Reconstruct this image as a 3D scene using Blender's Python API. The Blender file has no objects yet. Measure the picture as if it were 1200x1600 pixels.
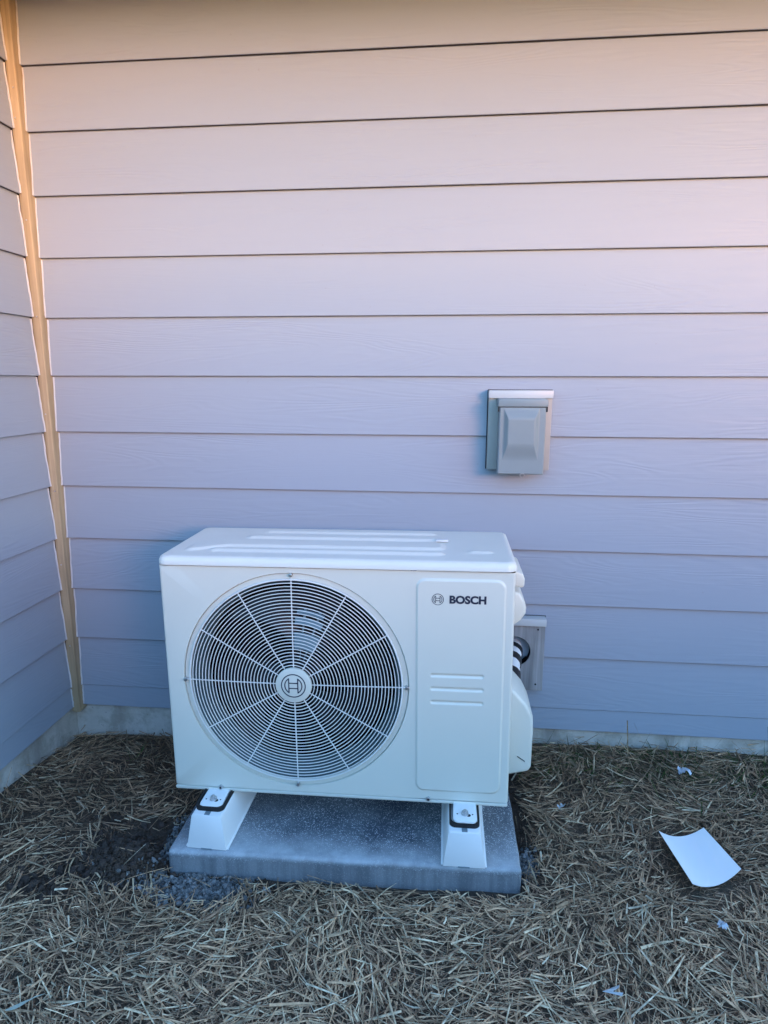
import bpy, bmesh, math, random
import numpy as np
from mathutils import Vector, Matrix, noise
random.seed(7); rng = np.random.default_rng(11)
R = math.radians
scene = bpy.context.scene
COL = scene.collection

# ---------------------------------------------------------------- camera
CAM_POS = (0.0, -1.9823, 1.2264)
PITCH, YAW, ROLL, FPX = 0.2016, 0.0992, 0.0020, 1002.2
cam = bpy.data.cameras.new('camera'); camo = bpy.data.objects.new('camera', cam); COL.objects.link(camo)
cam.sensor_fit = 'VERTICAL'; cam.sensor_height = 24.0; cam.lens = FPX/1600*24.0
cam.clip_start = .02; cam.clip_end = 2000
f_ = Vector((-math.sin(YAW)*math.cos(PITCH), math.cos(YAW)*math.cos(PITCH), -math.sin(PITCH)))
r_ = Vector((math.cos(YAW), math.sin(YAW), 0)); u_ = r_.cross(f_)
r2 = math.cos(ROLL)*r_ + math.sin(ROLL)*u_; u2 = -math.sin(ROLL)*r_ + math.cos(ROLL)*u_
camo.matrix_world = Matrix(((r2.x, u2.x, -f_.x, CAM_POS[0]), (r2.y, u2.y, -f_.y, CAM_POS[1]), (r2.z, u2.z, -f_.z, CAM_POS[2]), (0, 0, 0, 1)))
scene.camera = camo

# ---------------------------------------------------------------- light
SUN_ELEV, SUN_AZ = R(5.0), R(-55)      # azimuth measured from +X towards +Y: behind the camera, to the right
world = bpy.data.worlds.new('World'); scene.world = world; world.use_nodes = True
wn = world.node_tree; bg = wn.nodes['Background']
sky = wn.nodes.new('ShaderNodeTexSky'); sky.sky_type = 'NISHITA'; sky.sun_disc = False
sky.sun_elevation = SUN_ELEV; sky.sun_rotation = math.pi/2 - SUN_AZ
sky.ozone_density = 3.2; sky.dust_density = 0.4; sky.air_density = 1.0
wn.links.new(sky.outputs[0], bg.inputs[0]); bg.inputs[1].default_value = 0.15
sun = bpy.data.lights.new('sun', 'SUN'); suno = bpy.data.objects.new('sun', sun); COL.objects.link(suno)
sun.energy = 0.41; sun.angle = R(20); sun.color = (1.0, 0.31, 0.13)
sd = Vector((math.cos(SUN_AZ)*math.cos(SUN_ELEV), math.sin(SUN_AZ)*math.cos(SUN_ELEV), math.sin(SUN_ELEV)))
suno.rotation_euler = sd.to_track_quat('Z', 'Y').to_euler()
vs = scene.view_settings; vs.view_transform = 'Standard'; vs.look = 'None'; vs.gamma = 1; vs.use_curve_mapping = False
vs.exposure = 3.42
scene.render.engine = 'CYCLES'; scene.cycles.max_bounces = 8; scene.cycles.diffuse_bounces = 5

# ---------------------------------------------------------------- helpers
def tag(o, label=None, cat=None, group=None, kind=None):
    if label: o['label'] = label
    if cat: o['category'] = cat
    if group: o['group'] = group
    if kind: o['kind'] = kind
    return o
def empty(name, loc=(0, 0, 0), rot=(0, 0, 0)):
    o = bpy.data.objects.new(name, None); COL.objects.link(o); o.location = loc; o.rotation_euler = rot
    o.empty_display_size = .05
    return o
def link(name, me, mat=None, parent=None, smooth=False):
    o = bpy.data.objects.new(name, me); COL.objects.link(o)
    if mat and not me.materials: me.materials.append(mat)
    if parent: o.parent = parent
    if smooth: me.shade_smooth()
    return o
def mesh(name, V, F):
    me = bpy.data.meshes.new(name); me.from_pydata([tuple(v) for v in V], [], [tuple(f) for f in F]); me.update(); return me
def from_bm(name, bm):
    me = bpy.data.meshes.new(name); bm.to_mesh(me); bm.free(); return me
def bevel(bm, w, seg=2, ang=30):
    es = [e for e in bm.edges if len(e.link_faces) == 2 and e.calc_face_angle(0) > R(ang)]
    bmesh.ops.bevel(bm, geom=es, offset=w, segments=seg, profile=.5, affect='EDGES', clamp_overlap=True)
def box_bm(a, b, bev=0, seg=2):
    bm = bmesh.new(); bmesh.ops.create_cube(bm, size=1)
    for v in bm.verts:
        v.co = Vector([(a[i]+b[i])/2 + v.co[i]*(b[i]-a[i]) for i in range(3)])
    if bev: bevel(bm, bev, seg)
    return bm
def auto(me, ang=35):
    me.shade_smooth()
    bm = bmesh.new(); bm.from_mesh(me)
    for e in bm.edges:
        if len(e.link_faces) == 2 and e.calc_face_angle(0) > R(ang): e.smooth = False
    bm.to_mesh(me); bm.free(); return me
def box(name, a, b, mat, parent=None, bev=0, seg=2):
    return link(name, auto(from_bm(name, box_bm(a, b, bev, seg))), mat, parent)
def prism_bm(pts, y0, y1, bev=0, seg=2):
    """profile in xz extruded along y"""
    bm = bmesh.new()
    a = [bm.verts.new((x, y0, z)) for x, z in pts]; b = [bm.verts.new((x, y1, z)) for x, z in pts]
    bm.faces.new(a); bm.faces.new(b[::-1]); n = len(pts)
    for i in range(n): bm.faces.new((a[i], b[i], b[(i+1) % n], a[(i+1) % n]))
    bmesh.ops.recalc_face_normals(bm, faces=bm.faces)
    if bev: bevel(bm, bev, seg)
    return bm
def prism(name, pts, y0, y1, mat, parent=None, bev=0, seg=2):
    return link(name, auto(from_bm(name, prism_bm(pts, y0, y1, bev, seg))), mat, parent)
def cyl_y(name, c, r, y0, y1, mat, parent=None, n=32, bev=0):
    pts = [(c[0]+r*math.cos(2*math.pi*i/n), c[1]+r*math.sin(2*math.pi*i/n)) for i in range(n)]
    return prism(name, pts, y0, y1, mat, parent, bev)
def tube_data(pts, rad, n=6, closed=False):
    P = [Vector(p) for p in pts]; m = len(P); V = []; F = []
    up = None
    for i, p in enumerate(P):
        t = (P[(i+1) % m]-P[i-1]) if closed else (P[min(i+1, m-1)]-P[max(i-1, 0)])
        t.normalize()
        if up is None: up = Vector((0, 1, 0)) if abs(t.y) < .9 else Vector((0, 0, 1))
        s = t.cross(up).normalized(); w = s.cross(t).normalized(); up = w
        rr = rad[i] if hasattr(rad, '__len__') else rad
        for k in range(n):
            a = 2*math.pi*k/n; V.append(p + s*math.cos(a)*rr + w*math.sin(a)*rr)
    for i in range(m if closed else m-1):
        j = (i+1) % m
        for k in range(n):
            l = (k+1) % n; F.append((i*n+k, i*n+l, j*n+l, j*n+k))
    if not closed:
        F.append(tuple(range(n))[::-1]); F.append(tuple(range((m-1)*n, m*n)))
    return V, F
def tube(name, pts, rad, mat, parent=None, n=6, closed=False):
    V, F = tube_data(pts, rad, n, closed); return link(name, auto(mesh(name, V, F), 50), mat, parent)
def grid(name, nx, nz, fn, mat, parent=None):
    V = [fn(i/nx, j/nz) for j in range(nz+1) for i in range(nx+1)]
    F = [(j*(nx+1)+i, j*(nx+1)+i+1, (j+1)*(nx+1)+i+1, (j+1)*(nx+1)+i) for j in range(nz) for i in range(nx)]
    return link(name, mesh(name, V, F), mat, parent, True)
def join_meshes(name, parts):
    V = []; F = []
    for v, f in parts:
        o = len(V); V += list(v); F += [tuple(i+o for i in q) for q in f]
    return mesh(name, V, F)
def sstep(a, b, x):
    t = min(1, max(0, (x-a)/(b-a))); return t*t*(3-2*t)
def sd_rbox(x, z, cx, cz, hx, hz, r):
    qx = abs(x-cx)-hx+r; qz = abs(z-cz)-hz+r
    return math.hypot(max(qx, 0), max(qz, 0)) + min(max(qx, qz), 0) - r

# ---------------------------------------------------------------- materials
class Mat:
    def __init__(s, name, rough=.5, metal=0, spec=.5):
        s.m = bpy.data.materials.new(name); s.m.use_nodes = True; s.t = s.m.node_tree; s.n = s.t.nodes
        s.b = s.n['Principled BSDF']; s.b.inputs['Roughness'].default_value = rough
        s.b.inputs['Metallic'].default_value = metal; s.b.inputs['Specular IOR Level'].default_value = spec
        s.tc = s.n.new('ShaderNodeTexCoord')
    def coord(s, scale=(1, 1, 1), rand=False, kind='Object'):
        mp = s.n.new('ShaderNodeMapping'); mp.inputs['Scale'].default_value = scale
        src = s.tc.outputs[kind]
        if rand:
            oi = s.n.new('ShaderNodeObjectInfo'); mu = s.n.new('ShaderNodeVectorMath'); mu.operation = 'SCALE'
            cb = s.n.new('ShaderNodeCombineXYZ')
            s.t.links.new(oi.outputs['Random'], cb.inputs[0]); s.t.links.new(oi.outputs['Random'], cb.inputs[1]); s.t.links.new(oi.outputs['Random'], cb.inputs[2])
            s.t.links.new(cb.outputs[0], mu.inputs[0]); mu.inputs['Scale'].default_value = 37.
            ad = s.n.new('ShaderNodeVectorMath'); s.t.links.new(src, ad.inputs[0]); s.t.links.new(mu.outputs[0], ad.inputs[1]); src = ad.outputs[0]
        s.t.links.new(src, mp.inputs[0]); return mp.outputs[0]
    def noise(s, co, scale, detail=4, rough=.55, dist=0, out='Fac'):
        n = s.n.new('ShaderNodeTexNoise'); n.inputs['Scale'].default_value = scale; n.inputs['Detail'].default_value = detail
        n.inputs['Roughness'].default_value = rough; n.inputs['Distortion'].default_value = dist
        s.t.links.new(co, n.inputs['Vector']); return n.outputs[out]
    def ramp(s, fac, stops):
        n = s.n.new('ShaderNodeValToRGB'); e = n.color_ramp.elements
        while len(e) < len(stops): e.new(.5)
        for q, (p, c) in zip(e, stops):
            q.position = p; q.color = (c, c, c, 1) if isinstance(c, (int, float)) else (*c, 1)
        s.t.links.new(fac, n.inputs[0]); return n.outputs[0]
    def mix(s, fac, a, b, mode='MIX'):
        n = s.n.new('ShaderNodeMix'); n.data_type = 'RGBA'; n.blend_type = mode
        for sock, v in ((n.inputs[0], fac), (n.inputs[6], a), (n.inputs[7], b)):
            if isinstance(v, bpy.types.NodeSocket): s.t.links.new(v, sock)
            elif isinstance(v, (int, float)): sock.default_value = v if sock == n.inputs[0] else (v, v, v, 1)
            else: sock.default_value = (*v, 1)
        return n.outputs[2]
    def math(s, op, a, b=0.):
        n = s.n.new('ShaderNodeMath'); n.operation = op
        for k, v in enumerate((a, b)):
            if isinstance(v, bpy.types.NodeSocket): s.t.links.new(v, n.inputs[k])
            else: n.inputs[k].default_value = v
        return n.outputs[0]
    def color(s, c):
        if isinstance(c, bpy.types.NodeSocket): s.t.links.new(c, s.b.inputs['Base Color'])
        else: s.b.inputs['Base Color'].default_value = (*c, 1)
        return s
    def rough(s, v): s.t.links.new(v, s.b.inputs['Roughness']); return s
    def bump(s, h, strength=.3, dist=.002):
        n = s.n.new('ShaderNodeBump'); n.inputs['Strength'].default_value = strength; n.inputs['Distance'].default_value = dist
        s.t.links.new(h, n.inputs['Height']); s.t.links.new(n.outputs[0], s.b.inputs['Normal']); return s

def plain(name, c, rough=.5, metal=0, var=.06, scale=25, bumps=0., spec=.5):
    m = Mat(name, rough, metal, spec); co = m.coord()
    f = m.noise(co, scale, 5)
    m.color(m.mix(f, tuple(x*(1-var) for x in c), tuple(min(1, x*(1+var)) for x in c)))
    if bumps: m.bump(m.noise(co, scale*8, 3), bumps, .001)
    return m.m

def siding_mat():
    m = Mat('siding_paint', .48, 0, .4)
    # raised cedar grain: contour lines of a slow field stretched along the board, plus fine streaks
    warp = m.coord((1.1, 1, 9.), rand=True); slow = m.noise(warp, 1.0, 2.5, .5, .35)
    rings = m.math('SINE', m.math('MULTIPLY', slow, 130.))
    fine = m.noise(m.coord((5, 5, 260.), rand=True), 1.0, 3, .6)
    amp = m.ramp(m.noise(m.coord((1.3, 1, 5.), rand=True), 1.0, 2), [(.38, .15), (.62, 1.)])
    h = m.math('MULTIPLY', m.math('ADD', m.math('MULTIPLY', rings, .30), m.math('MULTIPLY', fine, .9)), amp)
    m.bump(h, .46, .0012)
    tone = m.noise(m.coord((.7, 1, 3.), rand=True), 1.5, 4)
    c = m.mix(tone, (.266, .312, .380), (.290, .335, .405))
    oi = m.n.new('ShaderNodeObjectInfo')
    c = m.mix(m.math('MULTIPLY', oi.outputs['Random'], .25), c, (.28, .32, .385))
    speck = m.ramp(m.noise(m.coord((1, 1, 1), rand=True), 90, 2, .5), [(.74, 0.), (.80, .25)])
    m.color(m.mix(speck, c, (.22, .20, .2)))
    m.rough(m.ramp(fine, [(.3, .42), (.7, .58)]))
    return m.m
def concrete_mat(name, a, b, speck=0., speckscale=420, low=.0, spots=True):
    m = Mat(name, .85, 0, .3); co = m.coord()
    big = m.noise(co, 3.5, 6, .6); mid = m.noise(co, 22, 5, .6); fine = m.noise(co, 160, 3, .6)
    c = m.mix(m.ramp(big, [(.35, 0.), (.68, 1.)]), a, b)
    c = m.mix(.28, c, m.mix(mid, tuple(x*.55 for x in a), tuple(min(1, x*1.4) for x in b)))
    if spots:
        pits = m.ramp(m.noise(co, 60, 4, .7), [(.27, .8), (.36, 0.)])
        c = m.mix(pits, c, tuple(x*.25 for x in a))
        st = m.ramp(m.noise(m.coord((7, 7, .9)), 1.6, 4), [(.52, 0.), (.70, .55)])
        c = m.mix(st, c, (.11, .10, .085))
        vj = m.noise(m.coord((9, 9, 1.2)), 1., 5, .7); c = m.mix(m.ramp(vj, [(.60, 0.), (.72, .55)]), c, (.16, .15, .11))
        lo = m.ramp(m.noise(co, 14, 4, .7), [(.46, 0.), (.62, .5)]); c = m.mix(lo, c, (.22, .21, .17))
    if speck:
        v = m.n.new('ShaderNodeTexVoronoi'); v.inputs['Scale'].default_value = speckscale; m.t.links.new(co, v.inputs['Vector'])
        dots = m.ramp(v.outputs['Distance'], [(.22, 1.), (.40, 0.)])
        sel = m.ramp(m.noise(co, speckscale*.35, 2), [(.42, 0.), (.58, 1.)])
        area = m.ramp(m.noise(co, 9, 4, .7), [(.30, .25), (.60, 1.)])
        k = m.math('MULTIPLY', m.math('MULTIPLY', dots, sel), m.math('MULTIPLY', area, speck))
        c = m.mix(k, c, (.72, .72, .70))
    m.color(c); m.bump(m.math('ADD', m.math('MULTIPLY', fine, .5), mid), .5, .003)
    return m.m
def pad_mat():
    m = Mat('pad_concrete', .85, 0, .3); co = m.coord()
    big = m.noise(co, 5, 6, .65); mid = m.noise(co, 40, 4, .6)
    sp = m.n.new('ShaderNodeSeparateXYZ'); m.t.links.new(m.tc.outputs['Object'], sp.inputs[0])
    c = m.mix(m.ramp(big, [(.36, 0.), (.66, 1.)]), (.075, .085, .105), (.21, .23, .25))
    # the top of the slab gets paler towards its front edge
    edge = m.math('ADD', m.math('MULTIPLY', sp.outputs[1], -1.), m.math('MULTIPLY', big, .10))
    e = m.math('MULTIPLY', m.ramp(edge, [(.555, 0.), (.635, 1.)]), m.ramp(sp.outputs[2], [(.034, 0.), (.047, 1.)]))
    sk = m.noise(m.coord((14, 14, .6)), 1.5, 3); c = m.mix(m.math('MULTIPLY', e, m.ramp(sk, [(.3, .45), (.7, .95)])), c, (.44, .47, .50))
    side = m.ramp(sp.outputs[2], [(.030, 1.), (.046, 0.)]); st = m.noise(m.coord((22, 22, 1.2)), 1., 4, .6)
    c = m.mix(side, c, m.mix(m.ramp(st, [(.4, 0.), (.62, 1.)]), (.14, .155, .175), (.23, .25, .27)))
    v = m.n.new('ShaderNodeTexVoronoi'); v.inputs['Scale'].default_value = 260; m.t.links.new(co, v.inputs['Vector'])
    dots = m.ramp(v.outputs['Distance'], [(.22, 1.), (.44, 0.)])
    sel = m.ramp(m.noise(co, 120, 2), [(.38, 0.), (.58, .9)])
    area = m.math('MULTIPLY', m.ramp(m.noise(co, 8, 4, .7), [(.30, .35), (.60, 1.)]), m.ramp(e, [(0., 1.), (1., .25)]))
    c = m.mix(m.math('MULTIPLY', m.math('MULTIPLY', m.math('MULTIPLY', dots, sel), area), m.ramp(sp.outputs[2], [(.030, .15), (.046, 1.)])), c, (.80, .82, .84))
    m.color(c); m.bump(m.math('ADD', mid, m.noise(co, 200, 3)), .45, .003); return m.m
def wood_mat(name, a, b, axis='z', rough=.7, knots=True, bumps=.3):
    m = Mat(name, rough, 0, .35)
    sc = {'z': (55, 55, 2.2), 'x': (2.2, 55, 55)}[axis]
    g = m.noise(m.coord(sc, rand=True), 1, 5, .6, .3)
    c = m.mix(m.ramp(g, [(.32, 0.), (.68, 1.)]), a, b)
    d = m.noise(m.coord((1, 1, 1), rand=True), 6, 3)
    c = m.mix(m.ramp(d, [(.45, 0.), (.8, .4)]), c, tuple(x*.6 for x in a))
    m.color(c); m.bump(g, bumps, .001); return m.m

SIDING = siding_mat()
EDGE = plain('lap_shade_edge', (.075, .06, .06), .9)  # dark colour on board undersides stands in for the lap shadow line
CAULK = plain('caulk', (.52, .53, .55), .45)
FOUND = concrete_mat('foundation_concrete', (.42, .41, .38), (.60, .585, .55))
PADC = pad_mat()
TRIM = wood_mat('bare_pine_trim', (.30, .235, .145), (.46, .365, .235), 'z')
BLOCKP = plain('block_paint', (.33, .325, .31), .6, bumps=.1)
BLOCKW = wood_mat('weathered_block', (.16, .17, .18), (.33, .345, .36), 'z', .85, bumps=.7)
FLASH = plain('white_flashing', (.44, .48, .50), .4)
GREYBOX = plain('grey_enclosure', (.195, .245, .270), .42, var=.04)
CREAM = plain('cream_painted_steel', (.66, .655, .585), .38, var=.025, scale=9, bumps=.04)
CREAMTOP = plain('cream_top_steel', (.70, .70, .65), .42, var=.05, scale=12, bumps=.05)
WIRE = plain('grille_wire', (.74, .74, .72), .35)
PLAST = plain('white_plastic', (.80, .80, .80), .4, var=.02)
NAVY = plain('navy_print', (.012, .02, .045), .5)
DARKGAP = plain('dark_gap', (.02, .02, .025), .9)
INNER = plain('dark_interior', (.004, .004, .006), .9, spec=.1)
BLADE = plain('fan_blade_plastic', (.008, .009, .013), .38, spec=.25)
RUBBER = plain('black_rubber', (.012, .012, .014), .7)
STEEL = plain('zinc_bolt', (.55, .56, .58), .3, metal=.9)
TAPE = plain('black_tape', (.015, .015, .017), .45)
INSUL = plain('white_pipe_wrap', (.72, .72, .72), .55, bumps=.2)
SHEET = plain('white_sheet', (.86, .87, .88), .45, var=.01)
SOFFIT = wood_mat('soffit_wood', (.66, .42, .27), (.74, .50, .34), 'x')
SUNBLOCKW = wood_mat('sun_block_wood', (.10, .08, .06), (.19, .15, .11), 'z', .85)

# ---------------------------------------------------------------- ground
def H(x, y):
    """height of the soil"""
    z = .010*noise.noise(Vector((x*1.7, y*1.7, 3.1))) + .006*noise.noise(Vector((x*6, y*6, 1.)))
    nearw = math.exp(-max(0., -y)/.22)
    z += nearw*(.010 + .028*max(-1.4, min(1., (x+.25)/.75)))
    if x < -.9: z += .022*math.exp(-(x+1.3)/.18) * sstep(.05, .4, -y)
    # scooped soil round the pad
    d = sd_rbox(x, y, -.245, -.32, .45, .29, .02)
    if d < .12: z -= .018*(1-sstep(0., .12, d))*(1. if x < .3 else .6)
    for cx, cy, rr, hh in MOUNDS:
        q = math.hypot((x-cx)/1.25, y-cy)
        if q < rr: z += hh*(1-(q/rr)**2)*(1+.35*noise.noise(Vector((x*30, y*30, 0))))
    return z
MOUNDS = [(-.815, -.600, .085, .028), (-.97, -.735, .06, .018), (-.44, -.65, .05, .012)]
BARE = [(-.815, -.605, .115, .066), (-.765, -.50, .095, .06), (-.89, -.66, .06, .032), (-.90, -.545, .05, .022), (.60, -.98, .07, .05), (-.97, -.735, .065, .035), (-.43, -.635, .055, .022),
        (-.92, -.46, .045, .02), (.225, -.42, .022, .09), (.21, -.22, .03, .14)]
GRAVEL = [(-.60, -.668, .125, .060), (.228, -.50, .020, .045), (-.725, -.50, .018, .08)]
def inblob(x, y, L, k=1.):
    for cx, cy, a, b in L:
        wob = 1+.45*noise.noise(Vector((x*14, y*14, 5.)))
        if ((x-cx)/a)**2+((y-cy)/b)**2 < (k*wob)**2: return True
    return False
def soil_mat(name, duff):
    m = Mat(name, .95, 0, .2); co = m.coord()
    n1 = m.noise(co, 9, 6, .65); n2 = m.noise(co, 120, 4, .7)
    c = m.mix(n1, (.040, .029, .023), (.085, .062, .047)); c = m.mix(m.ramp(n2, [(.5, 0.), (.75, .6)]), c, (.14, .105, .08))
    if duff:   # undisturbed ground: broken old straw worked into the surface
        a = m.n.new('ShaderNodeAttribute'); a.attribute_name = 'duff'
        d = m.mix(n2, (.055, .040, .030), (.16, .115, .08)); c = m.mix(a.outputs['Fac'], c, d)
    m.color(c); m.bump(m.math('ADD', n2, n1), .9, .006); return m.m
SOIL = soil_mat('damp_soil', False)
# far sheet with a fine patch in its middle, one mesh
xs = np.concatenate([[-600, -60, -12, -4, -2.2], np.arange(-1.6, 1.9, .0175), [2.4, 4, 12, 60, 600]])
ys = np.concatenate([[-600, -60, -14, -6, -3, -2, -1.5], np.arange(-1.25, .06, .0175), [.3, 2, 12, 60, 600]])
V = []; 
for y in ys:
    for x in xs:
        if -1.7 < x < 2 and -1.3 < y < .2: z = H(x, y)
        else: z = -.008
        V.append((x, y, z))
nx = len(xs)
F = [(j*nx+i, j*nx+i+1, (j+1)*nx+i+1, (j+1)*nx+i) for j in range(len(ys)-1) for i in range(nx-1)]
gm = mesh('ground', V, F); at = gm.attributes.new('duff', 'FLOAT', 'POINT')
at.data.foreach_set('value', [0. if (-1.7 < x < 2 and -1.3 < y < .2 and (inblob(x, y, BARE, 1.05) or inblob(x, y, GRAVEL) or (-.75 < x < .27 and y > -.66))) else (.35 if x < -.55 and y > -.7 else 1.) for x, y, z in V])
tag(link('ground', gm, soil_mat('ground_soil', True), None, True), 'dark damp soil under the straw', None, None, 'structure')

# straw: flat folded blades strewn in layers, one uncountable mass
PADX0, PADX1, PADY0, PADY1 = -.690, .203, -.612, -.045
def blades(name, n, region, layer, col_fn, wr, lr, lift, keep, seed, tilt=.06):
    g = np.random.default_rng(seed); V = []; F = []; C = []
    x0, x1, y0, y1 = region; made = 0; tries = 0
    while made < n and tries < n*3:
        tries += 1
        x = g.uniform(x0, x1); y = g.uniform(y0, y1)
        if not keep(x, y, g): continue
        L = lr[0]+(lr[1]-lr[0])*g.random()**2.2; w = wr[0]+(wr[1]-wr[0])*g.random()**1.8
        flow = 3.2*noise.noise(Vector((x*3.2, y*3.2, 9.)))
        a = flow + g.normal(0, .5) if g.random() < .58 else g.uniform(0, math.pi*2)
        bend = g.normal(0, .20); t = g.normal(0, tilt); sag = g.uniform(-.1, .12)*L
        if g.random() < .15: bend += g.choice([-1, 1])*g.uniform(.6, 1.4)
        z0 = H(x, y)+g.uniform(*lift)
        nseg = 3; pts = []; ok = True
        px, py, pz = x-math.cos(a)*L/2, y-math.sin(a)*L/2, z0 - math.tan(t)*L/2
        for k in range(nseg+1):
            aa = a+bend*(k/nseg-.5)
            gz = H(px, py)
            pts.append((px, py, max(pz, gz+.001+g.random()*.004), aa))
            if py > .012 or px < -1.303 or (PADX0-.002 < px < PADX1+.002 and PADY0-.002 < py < PADY1): ok = False
            px += math.cos(aa)*L/nseg; py += math.sin(aa)*L/nseg; pz += math.tan(t)*L/nseg + sag*(.5-abs(k/nseg-.5))*.3
        if not ok: continue
        roll = g.normal(0, .45); b = len(V)
        for k, (qx, qy, qz, aa) in enumerate(pts):
            ww = w*(1, 1, .9, .35)[k]*.5 if L > .02 else w*.5
            sx, sy = -math.sin(aa)*ww*math.cos(roll), math.cos(aa)*ww*math.cos(roll); sz = ww*math.sin(roll)
            V += [(qx+sx, qy+sy, qz+sz), (qx, qy, qz+ww*.45), (qx-sx, qy-sy, qz-sz)]
        for k in range(nseg):
            o = b+3*k; F += [(o, o+1, o+4, o+3), (o+1, o+2, o+5, o+4)]
        c = col_fn(x, y, g); C += [(*c, 1.)]*12; made += 1
    me = mesh(name, V, F)
    at = me.color_attributes.new('straw_colour', 'FLOAT_COLOR', 'POINT'); at.data.foreach_set('color', np.array(C, dtype=np.float32).ravel())
    return me
def straw_mat():
    m = Mat('dry_straw', .9, 0, .08)
    a = m.n.new('ShaderNodeAttribute'); a.attribute_name = 'straw_colour'
    st = m.noise(m.coord(), 60, 3)
    m.color(m.mix(m.ramp(st, [(.35, .55), (.65, 0.)]), a.outputs['Color'], (.05, .04, .03), 'MIX'))
    m.b.inputs['Subsurface Weight'].default_value = 0
    return m.m
STRAW = straw_mat()
def keep(x, y, g):
    if inblob(x, y, BARE): return g.random() < .045
    if inblob(x, y, GRAVEL): return g.random() < .03
    if x < -.55 and y > -.72:       # thinner, darker litter round the left of the pad
        return g.random() < .66
    return True
def keep_top(x, y, g):
    sx_, sy_ = x-.662, y+.475; c8, s8 = .98, .19
    if abs(sx_*c8+sy_*s8) < .095 and abs(sy_*c8-sx_*s8) < .112: return False
    return keep(x, y, g)
def litter_tone(x, y):
    # litter is darker at the left and near the wall, paler in front
    s = .62+.38*sstep(-.35, -.95, y) + .34*noise.noise(Vector((x*3.6, y*3.6, 2.))) + .12*noise.noise(Vector((x*11, y*11, 4.)))
    if x < -.6: s *= .84
    return max(.35, min(1.1, s))
def col_top(x, y, g):
    u = g.random(); s = min(1.02, litter_tone(x, y)*g.uniform(.62, 1.3))
    if u < .52: c = (.82, .53, .32)
    elif u < .72: c = (.98, .76, .50)
    elif u < .90: c = (.42, .265, .17)
    elif u < .965: c = (.62, .43, .27)
    else: c = (.95, .80, .58)
    return tuple(q*s for q in c)
def col_low(x, y, g):
    s = litter_tone(x, y)*g.uniform(.4, .95); u = g.random()
    c = (.64, .40, .26) if u < .6 else ((.34, .21, .14) if u < .82 else (.86, .58, .39))
    return tuple(q*s for q in c)
A_ = (-1.30, 1.35, -1.12, .01)
low = link('straw_litter', blades('straw_litter', 36000, A_, 0, col_low, (.0009, .0030), (.008, .042), (.001, .010), keep, 1), STRAW)
tag(low, 'rotted brown straw bits lying on the soil', 'straw', None, 'stuff')
top = link('straw_mulch', blades('straw_mulch', 19000, A_, 1, col_top, (.0012, .0046), (.018, .105), (.006, .022), keep_top, 2, .12), STRAW)
tag(top, 'dry pale straw mulch strewn over the ground in front of the house', 'straw', None, 'stuff')
big = link('straw_stalks', blades('straw_stalks', 620, A_, 1, col_top, (.0030, .0068), (.05, .125), (.014, .026), keep_top, 8, .16), STRAW)
tag(big, 'longer and wider straw stalks lying loose on top of the mulch', 'straw', None, 'stuff')
def keep_wall(x, y, g): return y > -.10 or x < -1.20 or (x < -1.1 and y > -.2)
lean = link('straw_drift', blades('straw_drift', 900, A_, 1, col_top, (.0015, .0045), (.03, .10), (.012, .042), keep_wall, 12, .45), STRAW)
tag(lean, 'straw drifted up against the foundation', 'straw', None, 'stuff')
far = link('straw_cover', blades('straw_cover', 9000, (-1.3, 3.2, -4.6, -1.1), 1, col_top, (.003, .012), (.05, .22), (.004, .02), lambda x, y, g: True, 3), STRAW)
tag(far, 'coarser straw scattered over the yard towards the added fence', 'straw', None, 'stuff')
def keep_edge(x, y, g):
    return (y > -.16 and x > -.2 and g.random() < .25+.75*(x > .25)) or (x > .45 and y > -.3 and g.random() < .25) or (x < -.9 and g.random() < .05)
gr = link('grass', blades('grass', 1500, (-1.28, 1.3, -.4, .01), 1, lambda x, y, g: tuple(q*g.uniform(.5, 1.1) for q in (.07, .11, .03)), (.0012, .003), (.03, .10), (.004, .018), keep_edge, 4, .5), STRAW)
tag(gr, 'thin green grass shoots coming up along the foundation', 'grass', None, 'stuff')
# crumbs of soil and gravel
def stones(name, n, blobs, size, mat, seed, k=1., zup=0.):
    g = np.random.default_rng(seed); bm0 = bmesh.new(); bmesh.ops.create_icosphere(bm0, subdivisions=1, radius=1)
    v0 = np.array([v.co[:] for v in bm0.verts]); f0 = [[v.index for v in f.verts] for f in bm0.faces]; bm0.free()
    V = []; F = []; m = 0
    while m < n:
        cx, cy, a, b = blobs[g.integers(len(blobs))] if g.random() < .35 else blobs[0]
        x = cx+g.normal(0, .55)*a*k; y = cy+g.normal(0, .55)*b*k
        if PADX0-.004 < x < PADX1+.004 and PADY0-.004 < y < PADY1: m += .2; continue
        s = size[0]+(size[1]-size[0])*g.random()**2
        M = np.linalg.qr(g.normal(size=(3, 3)))[0]
        vv = (v0*(1+g.normal(0, .13, (len(v0), 1))))@np.diag(s*np.array([1, g.uniform(.6, 1), g.uniform(.5, .8)]))@M
        o = len(V); V += [tuple(p+np.array([x, y, H(x, y)+s*.4+zup*g.random()])) for p in vv]; F += [tuple(i+o for i in f) for f in f0]; m += 1
    return link(name, mesh(name, V, F), mat)
def gravel_mat():
    m = Mat('blue_grey_gravel', .75, 0, .35); gi = m.n.new('ShaderNodeNewGeometry')
    m.color(m.ramp(gi.outputs['Random Per Island'], [(0., (.06, .063, .066)), (.5, (.13, .133, .135)), (1., (.25, .25, .25))])); return m.m
tag(stones('gravel', 1900, GRAVEL, (.0028, .0085), gravel_mat(), 5, 1., .008), 'blue grey crushed gravel spilling from under the front left of the pad', 'gravel', None, 'stuff')
tag(stones('soil_crumbs', 2600, BARE, (.0012, .0065), SOIL, 6, 1.15, .004), 'loose dark soil crumbs dug up beside the pad', 'soil', None, 'stuff')

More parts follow.
